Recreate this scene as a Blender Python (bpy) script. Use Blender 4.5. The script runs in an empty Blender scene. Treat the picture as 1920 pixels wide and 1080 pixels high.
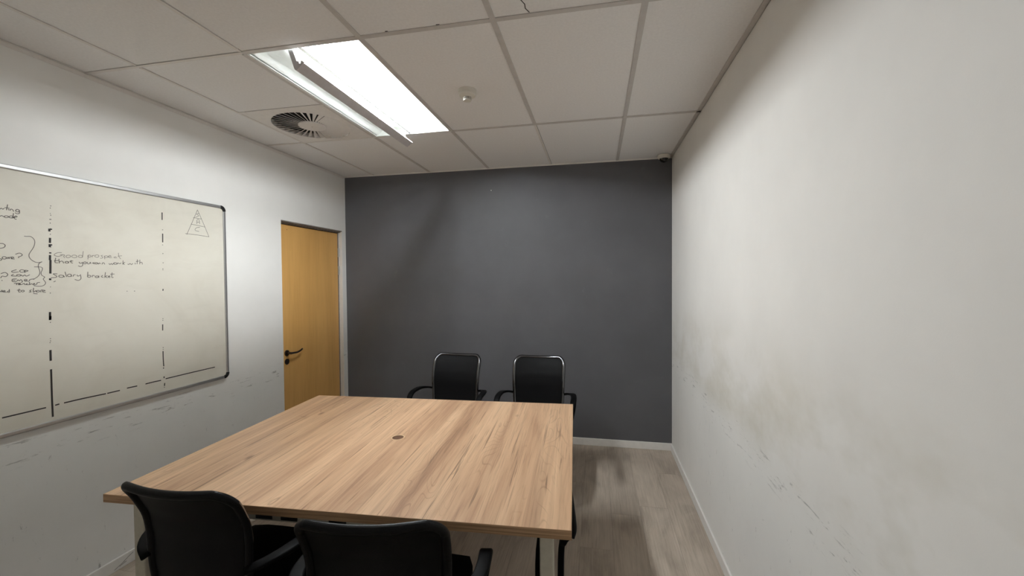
import bpy, bmesh, math, random
from mathutils import Vector, Matrix

scene = bpy.context.scene
col = scene.collection
PI = math.pi
random.seed(7)

# ------------------------------------------------------------------ camera
W, H = 3.2, 2.61            # room width, suspended ceiling height
YB = -4.45                   # wall behind the photographer
cam_data = bpy.data.cameras.new('camera')
cam = bpy.data.objects.new('camera', cam_data)
col.objects.link(cam)
r_ = Vector((0.980599, 0.195856, -0.008094))
u_ = Vector((0.003568, 0.023449, 0.999719))
f_ = Vector((-0.195991, 0.980352, -0.022295))
m = Matrix((r_, u_, -f_)).transposed().to_4x4()
m.translation = Vector((2.5424, -3.9629, 1.5527))
cam.matrix_world = m
cam_data.sensor_width = 36.0
cam_data.lens = 792.7 * 36.0 / 1920.0
cam_data.clip_start = 0.02
scene.camera = cam

# ------------------------------------------------------------------ world, exposure
world = bpy.data.worlds.new('world')
scene.world = world
world.use_nodes = True
world.node_tree.nodes['Background'].inputs[0].default_value = (0.02, 0.02, 0.02, 1)
world.node_tree.nodes['Background'].inputs[1].default_value = 0.0
vs = scene.view_settings
vs.view_transform = 'Standard'
vs.look = 'None'
vs.exposure = 0.0
vs.gamma = 1.0
vs.use_curve_mapping = False
TUBE_POWER = 176.0           # emission of the fluorescent tubes
TUBE_COLOUR = (0.96, 1.0, 1.03, 1)

# ------------------------------------------------------------------ material helpers
def srgb(r, g, b):
    def c(v):
        v /= 255.0
        return v / 12.92 if v <= 0.04045 else ((v + 0.055) / 1.055) ** 2.4
    return (c(r), c(g), c(b), 1.0)

class NT:
    def __init__(self, name):
        self.m = bpy.data.materials.new(name)
        self.m.use_nodes = True
        self.t = self.m.node_tree
        self.b = self.t.nodes['Principled BSDF']
    def n(self, kind, **kw):
        nd = self.t.nodes.new(kind)
        for k, v in kw.items():
            setattr(nd, k, v)
        return nd
    def l(self, a, b):
        self.t.links.new(a, b)
    def val(self, nd, **kw):
        for k, v in kw.items():
            nd.inputs[k].default_value = v
        return nd
    def coords(self, scale=(1, 1, 1), kind='Object', loc=(0, 0, 0)):
        tc = self.n('ShaderNodeTexCoord')
        mp = self.n('ShaderNodeMapping')
        mp.inputs['Scale'].default_value = scale
        mp.inputs['Location'].default_value = loc
        self.l(tc.outputs[kind], mp.inputs['Vector'])
        return mp.outputs['Vector']
    def noise(self, vec, scale=5, detail=4, rough=0.5, dist=0.0):
        nd = self.n('ShaderNodeTexNoise')
        self.val(nd, Scale=scale, Detail=detail, Roughness=rough, Distortion=dist)
        self.l(vec, nd.inputs['Vector'])
        return nd.outputs['Fac']
    def ramp(self, fac, stops, interp='LINEAR'):
        nd = self.n('ShaderNodeValToRGB')
        cr = nd.color_ramp
        cr.interpolation = interp
        while len(cr.elements) < len(stops):
            cr.elements.new(0.5)
        for e, (p, c) in zip(cr.elements, stops):
            e.position = p
            e.color = c if isinstance(c, tuple) else (c, c, c, 1)
        self.l(fac, nd.inputs['Fac'])
        return nd.outputs['Color']
    def mix(self, fac, a, b, blend='MIX'):
        nd = self.n('ShaderNodeMix', data_type='RGBA', blend_type=blend)
        for sock, v in ((nd.inputs[0], fac), (nd.inputs[6], a), (nd.inputs[7], b)):
            if hasattr(v, 'is_linked'):
                self.l(v, sock)
            else:
                sock.default_value = v
        return nd.outputs[2]
    def math(self, op, a, b=0.0, c=None):
        nd = self.n('ShaderNodeMath', operation=op)
        for i, v in enumerate((a, b) if c is None else (a, b, c)):
            if hasattr(v, 'is_linked'):
                self.l(v, nd.inputs[i])
            else:
                nd.inputs[i].default_value = v
        return nd.outputs[0]
    def maprange(self, v, a, b, c=0.0, d=1.0):
        nd = self.n('ShaderNodeMapRange', interpolation_type='SMOOTHSTEP')
        self.l(v, nd.inputs['Value'])
        self.val(nd, **{'From Min': a, 'From Max': b, 'To Min': c, 'To Max': d})
        return nd.outputs['Result']
    def xyz(self, kind='Object'):
        tc = self.n('ShaderNodeTexCoord')
        s = self.n('ShaderNodeSeparateXYZ')
        self.l(tc.outputs[kind], s.inputs[0])
        return s.outputs
    def set(self, base=None, rough=None, metal=None, spec=None, coat=None):
        for key, v in (('Base Color', base), ('Roughness', rough), ('Metallic', metal),
                       ('Specular IOR Level', spec), ('Coat Weight', coat)):
            if v is None:
                continue
            if hasattr(v, 'is_linked'):
                self.l(v, self.b.inputs[key])
            else:
                self.b.inputs[key].default_value = v
        return self
    def bump(self, height, strength=0.2, dist=0.002):
        nd = self.n('ShaderNodeBump')
        self.val(nd, Strength=strength, Distance=dist)
        self.l(height, nd.inputs['Height'])
        self.l(nd.outputs['Normal'], self.b.inputs['Normal'])
        return self

def plain(name, rgb, rough=0.5, metal=0.0, spec=0.5, var=0.06, scale=30):
    """one colour with a faint procedural mottling"""
    t = NT(name)
    v = t.coords()
    nz = t.noise(v, scale, 3)
    c = srgb(*rgb)
    lo = tuple(x * (1 - var) for x in c[:3]) + (1,)
    hi = tuple(min(1, x * (1 + var)) for x in c[:3]) + (1,)
    t.set(base=t.ramp(nz, [(0.3, lo), (0.7, hi)]), rough=rough, metal=metal, spec=spec)
    return t.m

def wall_paint(name, rgb, band=None, rough=0.62, stain=(186, 178, 150), tint=0.36, scuff=True):
    t = NT(name)
    v = t.coords(kind='Object')
    big = t.noise(v, 1.6, 5, 0.6)
    base = srgb(*rgb)
    lo = tuple(x * 0.955 for x in base[:3]) + (1,)
    hi = tuple(min(1, x * 1.03) for x in base[:3]) + (1,)
    c = t.ramp(big, [(0.3, lo), (0.7, hi)])
    if band:
        x, y, z = t.xyz()
        z0, z1 = band
        up = t.maprange(z, z0 - 0.05, z0 + 0.12)
        dn = t.maprange(z, z1 - 0.05, z1 + 0.35, 1.0, 0.0)
        blot = t.ramp(t.noise(t.coords((1, 1.1, 1.6)), 2.3, 4, 0.6), [(0.42, 0.0), (0.68, 1.0)])
        f = t.math('MULTIPLY', t.math('MULTIPLY', up, dn), t.math('MULTIPLY', blot, tint))
        c = t.mix(f, c, srgb(*stain))
    if scuff:
        x, y, z = t.xyz()
        # long horizontal rub marks
        s1 = t.ramp(t.noise(t.coords((1, 5, 42), loc=(0, 3.1, 7.7)), 1.3, 6, 0.75, 0.4), [(0.585, 0.0), (0.64, 1.0)])
        bandm = t.math('MULTIPLY', t.maprange(z, 0.70, 0.78), t.maprange(z, 0.80, 0.90, 1.0, 0.0))
        f1 = t.math('MULTIPLY', t.math('MULTIPLY', s1, bandm), 0.6)
        # short steep scuffs lower down
        s2 = t.ramp(t.noise(t.coords((1, 26, 9), loc=(0, 1.3, 2.2)), 1.0, 6, 0.8, 0.8), [(0.63, 0.0), (0.68, 1.0)])
        low = t.maprange(z, 0.55, 0.95, 1.0, 0.0)
        f2 = t.math('MULTIPLY', t.math('MULTIPLY', s2, low), 0.55)
        c = t.mix(t.math('MAXIMUM', f1, f2), c, srgb(110, 106, 100))
    t.set(base=c, rough=rough, spec=0.3)
    t.bump(t.noise(v, 260, 2), 0.10, 0.001)
    return t.m

M = {}
M['wall'] = wall_paint('wall_white', (244, 243, 239))
M['wall_right'] = wall_paint('wall_white_stained', (244, 242, 237), band=(0.80, 1.05))
def dark_wall():
    t = NT('wall_charcoal')
    v = t.coords()
    c = t.ramp(t.noise(v, 2.2, 5, 0.6), [(0.3, srgb(90, 90, 93)), (0.7, srgb(98, 98, 101))])
    rub = t.ramp(t.noise(t.coords((1.6, 1, 1.0), loc=(4.3, 0, 1.9)), 3.2, 8, 0.72), [(0.62, 0.0), (0.78, 1.0)])
    c = t.mix(t.math('MULTIPLY', rub, 0.35), c, srgb(134, 133, 134))
    t.set(base=c, rough=0.52, spec=0.35)
    t.bump(t.noise(t.coords((1, 1, 2.5)), 120, 2), 0.08, 0.001)
    return t.m
M['dark_wall'] = dark_wall()
def tile_mat():
    t = NT('ceiling_tile')
    v = t.coords(kind='Object')
    oi = t.n('ShaderNodeObjectInfo')
    c = t.ramp(t.noise(v, 90, 3, 0.6), [(0.3, srgb(240, 239, 238)), (0.7, srgb(247, 246, 245))])
    c2 = t.mix(t.math('MULTIPLY', oi.outputs['Random'], 0.10), c, srgb(234, 231, 226))
    t.set(base=c2, rough=0.85, spec=0.15)
    t.bump(t.noise(v, 420, 2), 0.25, 0.0008)
    return t.m
M['tile'] = tile_mat()
M['grid_grey'] = plain('grid_dusty_grey', (208, 204, 200), 0.5, var=0.04)
M['grid_white'] = plain('grid_off_white', (234, 230, 225), 0.5, var=0.03)
M['void'] = plain('dark_void', (30, 28, 27), 0.9)
M['skirting'] = plain('skirting_white', (238, 235, 230), 0.4, var=0.03)
M['crack'] = plain('crack_dark', (70, 64, 60), 0.9)

def floor_mat():
    t = NT('floor_plank')
    oi = t.n('ShaderNodeObjectInfo')
    tc = t.n('ShaderNodeTexCoord')
    add = t.n('ShaderNodeVectorMath', operation='ADD')
    cmb = t.n('ShaderNodeCombineXYZ')
    t.l(t.math('MULTIPLY', oi.outputs['Random'], 40.0), cmb.inputs[0])
    t.l(t.math('MULTIPLY', oi.outputs['Random'], 17.0), cmb.inputs[1])
    t.l(tc.outputs['Object'], add.inputs[0]); t.l(cmb.outputs[0], add.inputs[1])
    def mp(s):
        q = t.n('ShaderNodeMapping'); q.inputs['Scale'].default_value = s
        t.l(add.outputs[0], q.inputs['Vector']); return q.outputs['Vector']
    broad = t.noise(mp((7, 2.6, 1)), 1.0, 4, 0.55, 0.6)
    grain = t.noise(mp((110, 4, 1)), 1.0, 5, 0.6, 0.3)
    c = t.ramp(broad, [(0.28, srgb(150, 138, 125)), (0.5, srgb(180, 167, 152)), (0.74, srgb(200, 187, 171))])
    c = t.mix(0.35, c, t.ramp(grain, [(0.3, srgb(140, 127, 114)), (0.7, srgb(206, 192, 176))]))
    sh = t.ramp(oi.outputs['Random'], [(0.0, 0.93), (1.0, 1.05)])
    c = t.mix(1.0, c, sh, 'MULTIPLY')
    t.set(base=c, rough=0.55, spec=0.3)
    t.bump(grain, 0.08, 0.0008)
    return t.m
M['floor'] = floor_mat()

def wood_mat(name, along='y'):
    """pale walnut laminate: long streaks, cathedral figure, dark pores and a few knots"""
    t = NT(name)
    k = (1, 1, 1)
    def cs(a, b, loc=(0, 0, 0)):
        return t.coords((b, a, 1) if along == 'y' else (a, b, b), loc=loc)
    warp = t.noise(cs(1.3, 4, (2, 1, 0)), 1.0, 3, 0.5)
    broad = t.noise(cs(0.55, 8.5, (5, 0, 0)), 1.0, 3, 0.5, 0.5)
    c = t.ramp(broad, [(0.26, srgb(146, 110, 86)), (0.40, srgb(182, 144, 113)), (0.54, srgb(210, 173, 138)), (0.75, srgb(226, 192, 156))])
    mid = t.noise(cs(1.0, 24, (9, 3, 0)), 1.0, 5, 0.6, 0.9)
    c = t.mix(0.45, c, t.ramp(mid, [(0.3, srgb(140, 106, 84)), (0.5, srgb(200, 163, 130)), (0.72, srgb(230, 197, 161))]))
    # cathedral rings: bands of a strongly stretched distorted noise
    fig = t.noise(cs(0.9, 5.0, (1.7, 0.4, 0)), 1.0, 2, 0.45, 0.7)
    rings = t.math('FRACT', t.math('MULTIPLY', fig, 26.0))
    ringl = t.ramp(rings, [(0.0, 1.0), (0.10, 0.0), (0.92, 0.0), (1.0, 1.0)])
    gate = t.ramp(t.noise(cs(0.8, 7, (3, 8, 0)), 1.0, 2), [(0.50, 0.0), (0.62, 1.0)])
    c = t.mix(t.math('MULTIPLY', t.math('MULTIPLY', ringl, gate), 0.42), c, srgb(122, 90, 66))
    # fine dark pores
    fine = t.noise(cs(3.0, 190, (0, 0, 0)), 1.0, 4, 0.6)
    c = t.mix(t.math('MULTIPLY', t.ramp(fine, [(0.54, 0.0), (0.67, 1.0)]), 0.36), c, srgb(120, 92, 70))
    # long cracks / dark streaks
    st = t.noise(cs(1.5, 60, (7, 2, 0)), 1.0, 3, 0.55, 0.5)
    c = t.mix(t.math('MULTIPLY', t.ramp(st, [(0.635, 0.0), (0.685, 1.0)]), 0.62), c, srgb(96, 70, 52))
    # knots
    vo = t.n('ShaderNodeTexVoronoi')
    vo.inputs['Scale'].default_value = 1.0
    t.l(cs(2.2, 5.5, (0.3, 0.6, 0)), vo.inputs['Vector'])
    kn = t.ramp(vo.outputs['Distance'], [(0.03, 1.0), (0.085, 0.0)])
    c = t.mix(t.math('MULTIPLY', kn, 0.65), c, srgb(104, 74, 55))
    t.set(base=c, rough=0.42, spec=0.35)
    t.bump(fine, 0.05, 0.0006)
    return t.m
M['wood'] = wood_mat('table_wood', 'y')
def edge_mat():
    t = NT('table_edge_band')
    g = t.noise(t.coords((2.5, 2.5, 260)), 1.0, 4, 0.6, 0.2)
    c = t.ramp(g, [(0.3, srgb(134, 104, 76)), (0.5, srgb(180, 146, 112)), (0.7, srgb(206, 172, 136))])
    t.set(base=c, rough=0.45, spec=0.3)
    return t.m
M['edge'] = edge_mat()
def door_mat():
    t = NT('door_veneer')
    a = t.noise(t.coords((1, 9, 0.7)), 1.0, 4, 0.55, 0.4)
    g = t.noise(t.coords((1, 160, 3)), 1.0, 4, 0.6)
    c = t.ramp(a, [(0.3, srgb(210, 160, 90)), (0.55, srgb(222, 172, 100)), (0.75, srgb(230, 182, 110))])
    c = t.mix(0.25, c, t.ramp(g, [(0.3, srgb(190, 140, 76)), (0.7, srgb(234, 190, 122))]))
    t.set(base=c, rough=0.4, spec=0.4)
    return t.m
M['door'] = door_mat()
M['door_frame'] = plain('door_frame_grey', (138, 130, 124), 0.45, var=0.05)
M['steel'] = plain('brushed_steel', (178, 174, 168), 0.28, 1.0)
M['steel_dark'] = plain('shadowed_steel', (92, 84, 80), 0.3, 1.0)
M['alu'] = plain('anodised_aluminium', (190, 190, 190), 0.38, 0.85, var=0.03)
M['plastic_black'] = plain('black_plastic', (24, 24, 25), 0.42)
M['arm_black'] = plain('armrest_black', (6, 6, 7), 0.55, 0.0, 0.08)
M['frame_black'] = plain('dark_polished_tube', (105, 105, 108), 0.17, 1.0)
M['dead_tube'] = plain('unlit_tube_glass', (214, 220, 214), 0.2, 0.0, 0.5, var=0.02)
M['chrome'] = plain('chromed_tube', (196, 194, 188), 0.14, 1.0)
M['cream_metal'] = plain('cream_powder_coat', (200, 194, 178), 0.5, var=0.05, scale=60)
M['white_plastic'] = plain('white_plastic', (226, 222, 212), 0.4, var=0.02)
M['dome_black'] = plain('smoked_dome', (16, 16, 18), 0.08, 0, 0.6)
M['ink'] = plain('marker_ink', (92, 86, 80), 0.7)
M['ink_faint'] = plain('faded_marker_ink', (140, 134, 126), 0.7)
M['ink_bold'] = plain('bold_marker_ink', (38, 34, 32), 0.7)
M['troffer_white'] = plain('troffer_white', (236, 240, 236), 0.35, var=0.01)
M['cover_grey'] = plain('cover_strip_white', (206, 202, 204), 0.35, var=0.03)
M['socket'] = plain('lampholder_plastic', (214, 210, 190), 0.5)
M['grommet_brown'] = plain('grommet_brown', (92, 62, 40), 0.5)
M['grommet_ring'] = plain('grommet_ring', (206, 176, 140), 0.4)
def fabric_mat(name, rgb, rgb2, scale, rough=0.75, spec=0.25):
    t = NT(name)
    v = t.coords((scale, scale, scale))
    ch = t.n('ShaderNodeTexChecker')
    ch.inputs['Scale'].default_value = 1.0
    t.l(v, ch.inputs['Vector'])
    t.set(base=t.mix(ch.outputs['Fac'], srgb(*rgb), srgb(*rgb2)), rough=rough, spec=spec)
    t.bump(ch.outputs['Fac'], 0.5, 0.001)
    return t.m
M['mesh'] = fabric_mat('chair_mesh', (7, 7, 8), (15, 15, 16), 420, 0.6, 0.15)
M['sleeve'] = fabric_mat('mesh_sleeve', (6, 6, 7), (13, 13, 14), 420, 0.42, 0.15)
M['seat_fabric'] = fabric_mat('seat_fabric', (8, 8, 9), (14, 14, 15), 300, 0.9, 0.08)
def board_mat():
    t = NT('whiteboard_surface')
    v = t.coords((1, 1, 1))
    c = t.ramp(t.noise(v, 2.2, 5, 0.6, 0.6), [(0.3, srgb(214, 209, 195)), (0.5, srgb(223, 219, 206)), (0.75, srgb(229, 226, 214))])
    wipe = t.noise(t.coords((1, 3.5, 14)), 1.0, 4, 0.6, 0.8)
    c = t.mix(t.math('MULTIPLY', t.ramp(wipe, [(0.55, 0.0), (0.8, 1.0)]), 0.25), c, srgb(200, 194, 180))
    t.set(base=c, rough=0.42, spec=0.4)
    return t.m
M['board'] = board_mat()
def tube_mat():
    t = NT('fluorescent_tube')
    t.b.inputs['Base Color'].default_value = (0.9, 0.9, 0.9, 1)
    t.b.inputs['Emission Color'].default_value = TUBE_COLOUR
    t.b.inputs['Emission Strength'].default_value = TUBE_POWER
    return t.m
M['tube'] = tube_mat()

# ------------------------------------------------------------------ geometry helpers
def mesh_obj(name, bm, mat, parent=None, smooth=False, bevel=0.0, seg=2):
    me = bpy.data.meshes.new(name)
    bmesh.ops.recalc_face_normals(bm, faces=bm.faces[:])
    bm.to_mesh(me); bm.free()
    if smooth:
        for p in me.polygons:
            p.use_smooth = True
    o = bpy.data.objects.new(name, me)
    me.materials.append(M[mat])
    col.objects.link(o)
    if parent:
        o.parent = parent
    if bevel:
        b = o.modifiers.new('bevel', 'BEVEL')
        b.width = bevel; b.segments = seg; b.limit_method = 'ANGLE'
    return o

def box(bm, x0, x1, y0, y1, z0, z1):
    v = [bm.verts.new((x, y, z)) for z in (z0, z1) for y in (y0, y1) for x in (x0, x1)]
    for f in ((0, 2, 3, 1), (4, 5, 7, 6), (0, 1, 5, 4), (2, 6, 7, 3), (0, 4, 6, 2), (1, 3, 7, 5)):
        bm.faces.new([v[i] for i in f])
    return v

def box_obj(name, dims, mat, parent=None, bevel=0.0, seg=2):
    bm = bmesh.new(); box(bm, *dims)
    return mesh_obj(name, bm, mat, parent, bevel=bevel, seg=seg)

def prism(bm, pts, axis, a, b):
    """polygon pts (2-D) extruded along axis from a to b"""
    def P(q, t):
        if axis == 'x': return (t, q[0], q[1])
        if axis == 'y': return (q[0], t, q[1])
        return (q[0], q[1], t)
    A = [bm.verts.new(P(q, a)) for q in pts]
    B = [bm.verts.new(P(q, b)) for q in pts]
    n = len(pts)
    bm.faces.new(A[::-1]); bm.faces.new(B)
    for i in range(n):
        bm.faces.new((A[i], A[(i + 1) % n], B[(i + 1) % n], B[i]))

def catmull(pts, sub=4, closed=False):
    P = [Vector(p) for p in pts]
    n = len(P); out = []
    rng = n if closed else n - 1
    for i in range(rng):
        p0 = P[(i - 1) % n] if (closed or i > 0) else P[0] * 2 - P[1]
        p1 = P[i]; p2 = P[(i + 1) % n]
        p3 = P[(i + 2) % n] if (closed or i + 2 < n) else P[-1] * 2 - P[-2]
        for s in range(sub):
            t = s / sub
            out.append(0.5 * ((2 * p1) + (-p0 + p2) * t + (2 * p0 - 5 * p1 + 4 * p2 - p3) * t * t + (-p0 + 3 * p1 - 3 * p2 + p3) * t ** 3))
    if not closed:
        out.append(P[-1])
    return out

def sweep(bm, path, profile, ref=None, closed=False, scale=None):
    """sweep a 2-D profile along path; ref fixes the profile's first axis, else parallel transport"""
    n = len(path); rings = []
    prev = None
    for i, p in enumerate(path):
        if closed:
            t = (path[(i + 1) % n] - path[i - 1]).normalized()
        else:
            t = (path[min(i + 1, n - 1)] - path[max(i - 1, 0)]).normalized()
        if ref is not None:
            a = (ref - t * ref.dot(t)).normalized()
        else:
            if prev is None:
                k = Vector((0, 0, 1)) if abs(t.z) < 0.9 else Vector((1, 0, 0))
                a = (k - t * k.dot(t)).normalized()
            else:
                a = (prev - t * prev.dot(t)).normalized()
            prev = a
        b = t.cross(a)
        s = scale[i] if scale else 1.0
        rings.append([bm.verts.new(p + a * q[0] * s + b * q[1] * s) for q in profile])
    m_ = len(profile)
    for i in range(n if closed else n - 1):
        A, B = rings[i], rings[(i + 1) % n]
        for j in range(m_):
            bm.faces.new((A[j], A[(j + 1) % m_], B[(j + 1) % m_], B[j]))
    if not closed:
        bm.faces.new(rings[0][::-1]); bm.faces.new(rings[-1])

def circ(r, n=10):
    return [(r * math.cos(2 * PI * i / n), r * math.sin(2 * PI * i / n)) for i in range(n)]

def rrect(w, h, r, n=3):
    pts = []
    for cx, cy, a0 in ((w / 2 - r, h / 2 - r, 0), (-w / 2 + r, h / 2 - r, 90), (-w / 2 + r, -h / 2 + r, 180), (w / 2 - r, -h / 2 + r, 270)):
        for k in range(n + 1):
            a = math.radians(a0 + 90 * k / n)
            pts.append((cx + r * math.cos(a), cy + r * math.sin(a)))
    return pts

def lathe(bm, prof, n=32, cx=0, cy=0):
    """profile of (radius, z) turned about the vertical through (cx, cy)"""
    rings = []
    for r, z in prof:
        if r < 1e-6:
            rings.append([bm.verts.new((cx, cy, z))])
        else:
            rings.append([bm.verts.new((cx + r * math.cos(2 * PI * i / n), cy + r * math.sin(2 * PI * i / n), z)) for i in range(n)])
    for A, B in zip(rings[:-1], rings[1:]):
        for i in range(n):
            a, a2 = A[i % len(A)], A[(i + 1) % len(A)]
            b, b2 = B[i % len(B)], B[(i + 1) % len(B)]
            vs_ = []
            for q in (a, a2, b2, b):
                if q not in vs_:
                    vs_.append(q)
            if len(vs_) >= 3:
                bm.faces.new(vs_)

def empty(name, loc=(0, 0, 0), rz=0.0):
    o = bpy.data.objects.new(name, None)
    col.objects.link(o)
    o.location = loc; o.rotation_euler = (0, 0, rz)
    o.empty_display_size = 0.1
    return o

def tag(o, label, cat, group=None):
    o['label'] = label; o['category'] = cat
    if group:
        o['group'] = group
    return o

def struct(o, label=None, cat=None):
    o['kind'] = 'structure'
    if label:
        o['label'] = label
    if cat:
        o['category'] = cat
    return o

# placement of the four chairs: x, y, turn in degrees
CH = {'nl': (1.250, -2.600, 0), 'nr': (1.893, -2.660, 10), 'fl': (1.375, -0.855, -4), 'fr': (2.085, -0.855, 0)}
SWIRL = -30

# ================================================================== THE SETTING
G = [0.3305 + 0.6 * k for k in range(5)]       # ceiling grid lines along the room
YA = -1.057                                     # first cross line from the dark wall
ROWS = [0.0, YA, YA - 1.2, YA - 2.4, YB]
COLS = [0.0] + G + [W]

struct(box_obj('floor', (-0.12, W + 0.1, YB - 0.1, 0.1, -0.06, -0.006), 'void'), 'grey-brown wood plank floor', 'floor')
floor = bpy.data.objects['floor']
PW, PL = 0.188, 1.30
bm = bmesh.new(); box(bm, -PW / 2 + 0.0004, PW / 2 - 0.0004, -PL / 2 + 0.0004, PL / 2 - 0.0004, -0.006, 0.0)
plank0 = mesh_obj('plank', bm, 'floor')
first = True
ncol = int(math.ceil(W / PW))
for i in range(ncol):
    off = random.random() * PL
    y = 0.0 + off
    x0 = i * PW; x1 = min(W, x0 + PW)
    while y > YB:
        ya, yb = max(YB, y - PL), min(0.0, y)
        if yb - ya > 0.03:
            if abs((yb - ya) - PL) < 1e-6 and abs((x1 - x0) - PW) < 1e-6:
                o = plank0 if first else plank0.copy()
                if not first: col.objects.link(o)
                first = False
            else:
                bm = bmesh.new()
                hx, hy = (x1 - x0) / 2 - 0.0004, (yb - ya) / 2 - 0.0004
                box(bm, -hx, hx, -hy, hy, -0.006, 0.0)
                o = mesh_obj('plank', bm, 'floor')
            o.parent = floor
            o.location = ((x0 + x1) / 2, (ya + yb) / 2, 0)
        y -= PL

# walls
DY0, DY1, DZ = -0.915, -0.065, 2.052            # door opening in the left wall
ZT = 2.80
bm = bmesh.new()
box(bm, -0.12, 0, YB, DY0, 0, ZT)
box(bm, -0.12, 0, DY1, 0.0, 0, ZT)
box(bm, -0.12, 0, DY0, DY1, DZ, ZT)
struct(mesh_obj('wall_left', bm, 'wall'), 'white painted wall with whiteboard and door', 'wall')
struct(box_obj('wall_right', (W, W + 0.1, YB, 0.0, 0, ZT), 'wall_right'), 'bare white wall with yellowish stains and scuff marks', 'wall')
struct(box_obj('wall_back', (-0.12, W + 0.1, 0.0, 0.1, 0, ZT), 'dark_wall'), 'charcoal painted feature wall behind the chairs', 'wall')
struct(box_obj('wall_front', (-0.12, W + 0.1, YB - 0.1, YB, 0, ZT), 'wall'), 'white wall behind the viewer', 'wall')
nail = box_obj('nail', (1.551, 1.557, -0.006, 0.0, 2.397, 2.404), 'white_plastic', bpy.data.objects['wall_back'])

# skirting boards
BH, BT = 0.066, 0.012
def skirting(name, dims, label):
    return struct(box_obj(name, dims, 'skirting', bevel=0.003), label, 'baseboard')
skirting('baseboard_right', (W - BT, W, YB, -BT, 0, BH), 'white skirting board along the right wall')
skirting('baseboard_back', (0.0, W, -BT, 0.0, 0, BH), 'white skirting board under the charcoal wall')
skirting('baseboard_left', (0.0, BT, YB, DY0 - 0.002, 0, BH), 'white skirting board under the whiteboard wall')
def ribbon(bm, pts, w, face='x', at=0.0, th=0.0003):
    """flat stroke of width w along 2-D pts, lying on a plane x=at (pts are y,z)"""
    n = len(pts)
    L, R_ = [], []
    for i in range(n):
        a = pts[max(i - 1, 0)]; b = pts[min(i + 1, n - 1)]
        d = Vector((b[0] - a[0], b[1] - a[1]))
        if d.length < 1e-9: d = Vector((1, 0))
        d.normalize()
        nx, ny = -d.y * w / 2, d.x * w / 2
        L.append((pts[i][0] + nx, pts[i][1] + ny)); R_.append((pts[i][0] - nx, pts[i][1] - ny))
    def P(q, h):
        return (at + h, q[0], q[1]) if face == 'x' else ((q[0], q[1], at - h) if face == 'z' else (q[0], at - h, q[1]))
    rows = []
    for i in range(n):
        rows.append([bm.verts.new(P(L[i], 0)), bm.verts.new(P(L[i], th)), bm.verts.new(P(R_[i], th)), bm.verts.new(P(R_[i], 0))])
    for A, B in zip(rows[:-1], rows[1:]):
        for j in range(4):
            bm.faces.new((A[j], A[(j + 1) % 4], B[(j + 1) % 4], B[j]))
    bm.faces.new(rows[0][::-1]); bm.faces.new(rows[-1])
bm = bmesh.new()
for pts in ([(-2.165, 0.024), (-2.13, 0.042), (-2.105, 0.052)], [(-2.175, 0.016), (-2.14, 0.024)], [(-2.08, 0.03), (-2.07, 0.034)], [(-2.20, 0.012), (-2.15, 0.03)]):
    ribbon(bm, pts, 0.0022, 'x', BT)
mesh_obj('scratch', bm, 'ink', bpy.data.objects['baseboard_left'])

# ------------------------------------------------------------------ suspended ceiling
ceiling = struct(box_obj('ceiling', (-0.12, W + 0.1, YB - 0.1, 0.1, ZT, ZT + 0.06), 'void'), 'suspended ceiling of pale tiles in a metal grid', 'ceiling')
tile_meshes = {}
def tile(x0, x1, y0, y1):
    key = (round(x1 - x0, 4), round(y1 - y0, 4))
    if key not in tile_meshes:
        bm = bmesh.new()
        hx, hy = key[0] / 2 - 0.010, key[1] / 2 - 0.010
        box(bm, -hx, hx, -hy, hy, 0, 0.014)
        tile_meshes[key] = mesh_obj('ceiling_tile', bm, 'tile', ceiling)
        o = tile_meshes[key]
    else:
        o = tile_meshes[key].copy(); col.objects.link(o)
    o.location = ((x0 + x1) / 2, (y0 + y1) / 2, H + 0.003)
    return o
for ri in range(4):
    y1, y0 = ROWS[ri], ROWS[ri + 1]
    for ci in range(6):
        x0, x1 = COLS[ci], COLS[ci + 1]
        if ri == 1 and ci == 2:
            continue                                    # light fitting
        if ri == 1 and ci == 1:
            tile(x0, x1, y0, y0 + 0.6)                  # half tile beside the air diffuser
            continue
        tile(x0, x1, y0, y1)
def bar(x0, x1, y0, y1, wide):
    o = box_obj('grid_bar', (x0, x1, y0, y1, H - 0.001, H + 0.0028), 'grid_grey' if wide else 'grid_white', ceiling)
    return o
WD, TH = 0.012, 0.0082
for gi, x in enumerate(G):
    for ri in range(4):
        wide = gi >= 1 and not (gi == 1 and ri >= 2) and not (gi == 3 and ri == 0)
        h = WD if wide else TH
        bar(x - h, x + h, ROWS[ri + 1] + 0.012, ROWS[ri] - 0.012, wide)
for ri in range(1, 4):
    y = ROWS[ri]
    for ci in range(6):
        wide = (ci >= 3) if ri == 1 else (ci >= 2)
        h = WD if wide else TH
        bar(COLS[ci], COLS[ci + 1], y - h, y + h, wide)
bar(G[0], G[1], ROWS[2] + 0.6 - TH, ROWS[2] + 0.6 + TH, False)
# wall angles round the edge
def angle(name, a, b, mat, label):
    bm = bmesh.new()
    box(bm, *a); box(bm, *b)
    return struct(mesh_obj(name, bm, mat), label, 'trim')
angle('trim_1', (W - 0.026, W, YB, -0.0, H - 0.001, H + 0.0028), (W - 0.002, W, YB, 0, H - 0.001, H + 0.03), 'grid_grey', 'grey wall angle edging the ceiling on the right')
angle('trim_2', (0.0, 0.007, YB, -0.0, H - 0.001, H + 0.0028), (0, 0.002, YB, 0, H - 0.020, H + 0.003), 'grid_white', 'pale wall angle edging the ceiling above the whiteboard')
angle('trim_3', (0.0, W, -0.014, 0.0, H - 0.001, H + 0.0028), (0, W, -0.002, 0, H - 0.006, H + 0.003), 'grid_white', 'thin pale wall angle above the charcoal wall')
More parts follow.
